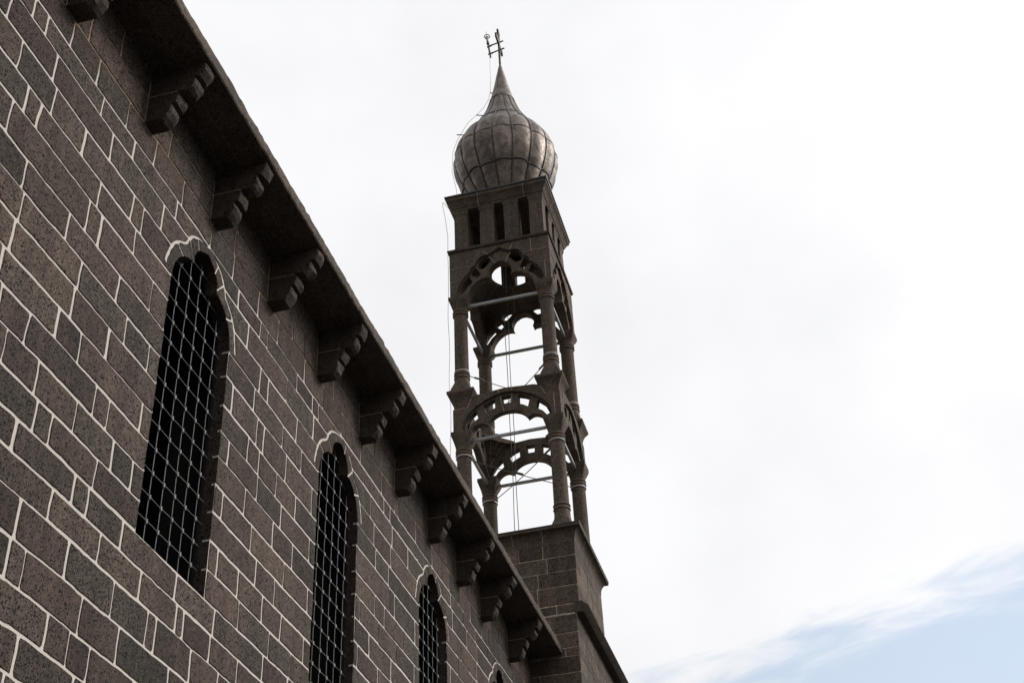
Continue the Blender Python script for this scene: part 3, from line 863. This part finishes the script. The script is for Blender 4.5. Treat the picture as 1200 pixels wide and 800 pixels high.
for i in range(len(vr)-1):
    for j in range(k):
        f = bm.faces.new((vr[i][j], vr[i][(j+1) % k], vr[i+1][(j+1) % k], vr[i+1][j])); f.smooth = True
        zc = (PROF[i][1]+PROF[i+1][1])/2; band = sum(zc > q for q in BANDS)
        t_ = tones[(j//sub, min(band, 4))]*(.7 if band > 1 else .3) + (.7 if band <= 1 else 0)
        for l in f.loops: l[tl] = (t_, t_, t_, 1)
bm.faces.new(vr[0][::-1]); bm.faces.new(vr[-1])
dome = obj('onion_dome', bm, M_DOME, tower)
def prof_r(z):
    for (ra, za), (rb, zb) in zip(PROF, PROF[1:]):
        if za <= z <= zb: return ra+(rb-ra)*(z-za)/(zb-za)
    return PROF[-1][0]
for q in range(NS):
    a = 2*math.pi*q/NS - math.pi/2
    bm = bmesh.new()
    pts = []
    for r, z in PROF[::2]:
        da = .012*mnoise.noise(Vector((q*3.1, z*1.5, 0)))
        pts.append(P_((r+.006)*math.cos(a+da), (r+.006)*math.sin(a+da), z))
    tube(bm, pts, [.021*(.55+.45*min(1, r/.8)) for r, z in PROF[::2]], 6); obj('rib', bm, M_RIB, dome)
for z in (23.25, 24.14, 25.16, 26.13):
    bm = bmesh.new(); pts = []
    for j in range(97):
        a = 2*math.pi*j/96 - math.pi/2; ph = (j % 6)/6
        zz = z + .028*math.sin(j//6*2.4)*(1 if z < 26 else 0); rr = prof_r(zz)*(1+.038*math.sin(math.pi*ph)) + .003
        pts.append(P_(rr*math.cos(a), rr*math.sin(a), zz))
    tube(bm, pts, .008 if z > 23.5 else .017, 6, cap=False); obj('seam_band', bm, M_RIB, dome)
bm = bmesh.new(); tl = bm.loops.layers.float_color.new('tone')
rs = []
for i, (r, z) in enumerate([(.30, 26.06), (.312, 26.10), (.302, 26.14), (.255, 26.36), (.18, 26.70), (.115, 27.06), (.06, 27.34), (.025, 27.5), (.018, 27.56)]):
    rs.append([P_(r*math.cos(a), r*math.sin(a), z) for a in (2*math.pi*j/20 for j in range(20))])
loft(bm, rs)
for f in bm.faces:
    for l in f.loops: l[tl] = (.45, .45, .45, 1)
cone = obj('spire_cap', bm, M_DOME, tower, smooth=True)
bm = bmesh.new(); tube(bm, [P_(.285*math.cos(-1.85), .285*math.sin(-1.85), 26.1), P_(.18*math.cos(-1.85), .18*math.sin(-1.85), 26.72), P_(.03*math.cos(-1.85), .03*math.sin(-1.85), 27.48)], .010, 6)
obj('seam', bm, M_RIB, cone)
# cross seen nearly edge-on: flared arms in a thin plate
bm = bmesh.new()
TC = frame(P_(0, 0, 0), Vector((.03, -1, 0)).normalized(), (0, 0, 1), Vector((1, .03, 0)).normalized())
zc = 28.27
cr = [(-.022, 27.5), (-.03, zc-.10), (-.06, zc-.045), (-.30, zc-.07), (-.33, zc-.095), (-.35, zc), (-.33, zc+.095), (-.30, zc+.07), (-.06, zc+.045), (-.045, zc+.08), (-.085, zc+.42), (-.12, zc+.46), (0, zc+.49), (.12, zc+.46), (.085, zc+.42), (.045, zc+.08), (.06, zc+.045), (.30, zc+.07), (.33, zc+.095), (.35, zc), (.33, zc-.095), (.30, zc-.07), (.06, zc-.045), (.03, zc-.10), (.022, 27.5)]
plate(bm, TC, [cr], .024, -.024)
obj('cross', bm, M_CROSS, tower)
bm = bmesh.new(); tube(bm, [P_(0, 0, 27.4), P_(0, 0, 28.0), P_(0, 0, 28.5)], .026, 8); obj('cross_mast', bm, M_CROSS, tower)
bm = bmesh.new()
tube(bm, [P_(-.235, 0, 27.86), P_(-.285, 0, 28.40)], .024, 8); tube(bm, [P_(-.285, 0, 28.38), P_(-.292, 0, 28.48)], [.04, .03], 8)
rod = obj('lightning_rod', bm, M_CROSS, tower)
bm = bmesh.new(); tube(bm, [P_(-.27, .03, 28.33), P_(.11, .03, 28.40)], .020, 6); tube(bm, [P_(-.32, .03, 28.30), P_(-.2, .03, 28.335)], .026, 6); obj('bracket', bm, M_CROSS, rod)
bm = bmesh.new(); tube(bm, [P_(-.28, .03, 28.03), P_(.13, .03, 28.12)], .020, 6); tube(bm, [P_(-.30, .03, 28.02), P_(-.18, .03, 28.05)], .026, 6); obj('bracket', bm, M_CROSS, rod)
bm = bmesh.new()
tube(bm, [P_(-.292, 0, 28.46), P_(-.30, 0, 28.56), P_(-.302, 0, 28.60), P_(-.304, 0, 28.64), P_(-.306, 0, 28.665)], [.02, .032, .05, .05, .01], 10)
tube(bm, [P_(-.306, 0, 28.64), P_(-.325, 0, 28.86)], .008, 6)
obj('terminal', bm, M_PALE, rod)
bm = bmesh.new()
lp = [P_(-.302+.068*math.cos(a), .068*math.sin(a), 28.67-.03*(1-math.cos(a*0))) for a in (2*math.pi*j/16 for j in range(17))]
tube(bm, lp, .012, 6); obj('terminal_hoop', bm, M_CROSS, rod)
# tie rods on all four sides of both stages
for z, nm in ((15.93, 0), (19.27, 1)):
    for k in range(4):
        T = side_frame(k, .93); bm = bmesh.new()
        w = .026
        rs = [[T(u, z+b_*w, a*w) for a, b_ in ((-1, -1), (1, -1), (1, 1), (-1, 1))] for u in (-.80, .80)]
        loft(bm, rs); obj('tie_rod', bm, M_TIE, tower)

# ------------------------------------------------------------------ cables
def cable(name, pts, r, m_, label, cat, group=None, extra=None, k=6):
    bm = bmesh.new(); tube(bm, pts, r, k)
    o = obj(name, bm, m_); tag(o, label, cat, group)
    if extra:
        for nm, bmx, mm in extra:
            e = obj(nm, bmx, mm); e.parent = o
    return o
def sag(a, b_, s_, n_=16):
    a, b_ = Vector(a), Vector(b_)
    return [a.lerp(b_, i/n_) - Vector((0, 0, s_*4*(i/n_)*(1-i/n_))) for i in range(n_+1)]
def corner(sx_, sy_, z, inset=.165): return P_(sx_*(HC-inset*.7), sy_*(HC-inset*.7), z)
def buckle(c, d):
    bm = bmesh.new(); c = Vector(c); d = Vector(d).normalized()
    tube(bm, [c-d*.12, c-d*.09, c+d*.09, c+d*.12], [.008, .022, .022, .008], 8)
    return bm
for z, wh in ((zr0, 'lower'), (zr1, 'upper')):
    st = 'two-column arcade stage'
    a, c = corner(-1, -1, z), corner(1, 1, z)
    cable('tension_cable', sag(a, c, .03), .0095, M_CABLE, 'thin steel cable from left front column to right rear column of the %s arcade' % wh, 'cable', 'cables crossing between tower columns',
          [('turnbuckle', buckle(Vector(a).lerp(Vector(c), .10 if wh == 'upper' else .46), Vector(c)-Vector(a)), M_CABLE)])
    a, c = corner(1, -1, z-.012), corner(-1, 1, z-.012)
    cable('tension_cable', sag(a, c, .045), .0095, M_CABLE, 'thin steel cable from right front column to left rear column of the %s arcade' % wh, 'cable', 'cables crossing between tower columns',
          [('turnbuckle', buckle(Vector(a).lerp(Vector(c), .08), Vector(c)-Vector(a)), M_CABLE)])
for dx, lab in ((-.205, 'left one of the two thin ropes hanging down the middle of the open tower'), (-.135, 'right one of the two thin ropes hanging down the middle of the open tower')):
    pts = [P_(dx+.006*math.sin(i*.7+dx*40), .02*math.sin(i*.4), 21.92-(21.92-13.6)*i/30) for i in range(31)]
    cable('bell_rope', pts, .0085, M_CABLE, lab, 'rope', 'ropes hanging inside the tower')
# lightning conductor down the left side
dl = []
for (dx, z) in ((-.25, 27.9), (-.255, 27.2), (-.275, 26.55), (-.34, 26.25), (-.47, 25.98), (-.64, 25.75), (-.86, 25.50), (-1.02, 25.16), (-1.12, 24.95), (-1.235, 24.55), (-1.265, 23.9), (-1.17, 23.3), (-1.15, 22.6)):
    dl.append(P_(dx*.974, -dx*-.226, z))
dl += [P_(-1.2, -.6, 22.4), P_(-1.22, -1.12, 22.2), P_(-1.225, -1.13, 22.10), P_(-1.20, -1.02, 21.8), P_(-1.20, -.85, 21.4), P_(-1.25, -.7, 20.9), P_(-1.27, -.62, 20.6)]
for i in range(1, 30): dl.append(P_(-1.285+.012*math.sin(i*.9), -.62, 20.6-i*.24))
extra = []
for (dx, z) in ((-.27, 26.5), (-.63, 25.74), (-1.10, 25.1)):
    bm = bmesh.new(); rr = prof_r(z) if z < 26.1 else .21
    tube(bm, [P_(-rr*.974, -rr*.226, z-.03), P_(dx*1.03*.974, dx*1.03*.226, z+.02)], .014, 6); extra.append(('standoff', bm, M_CABLE))
cable('lightning_conductor', dl, .0052, M_PALE, 'pale cable running down the left edge of the dome and tower', 'cable', None, extra)
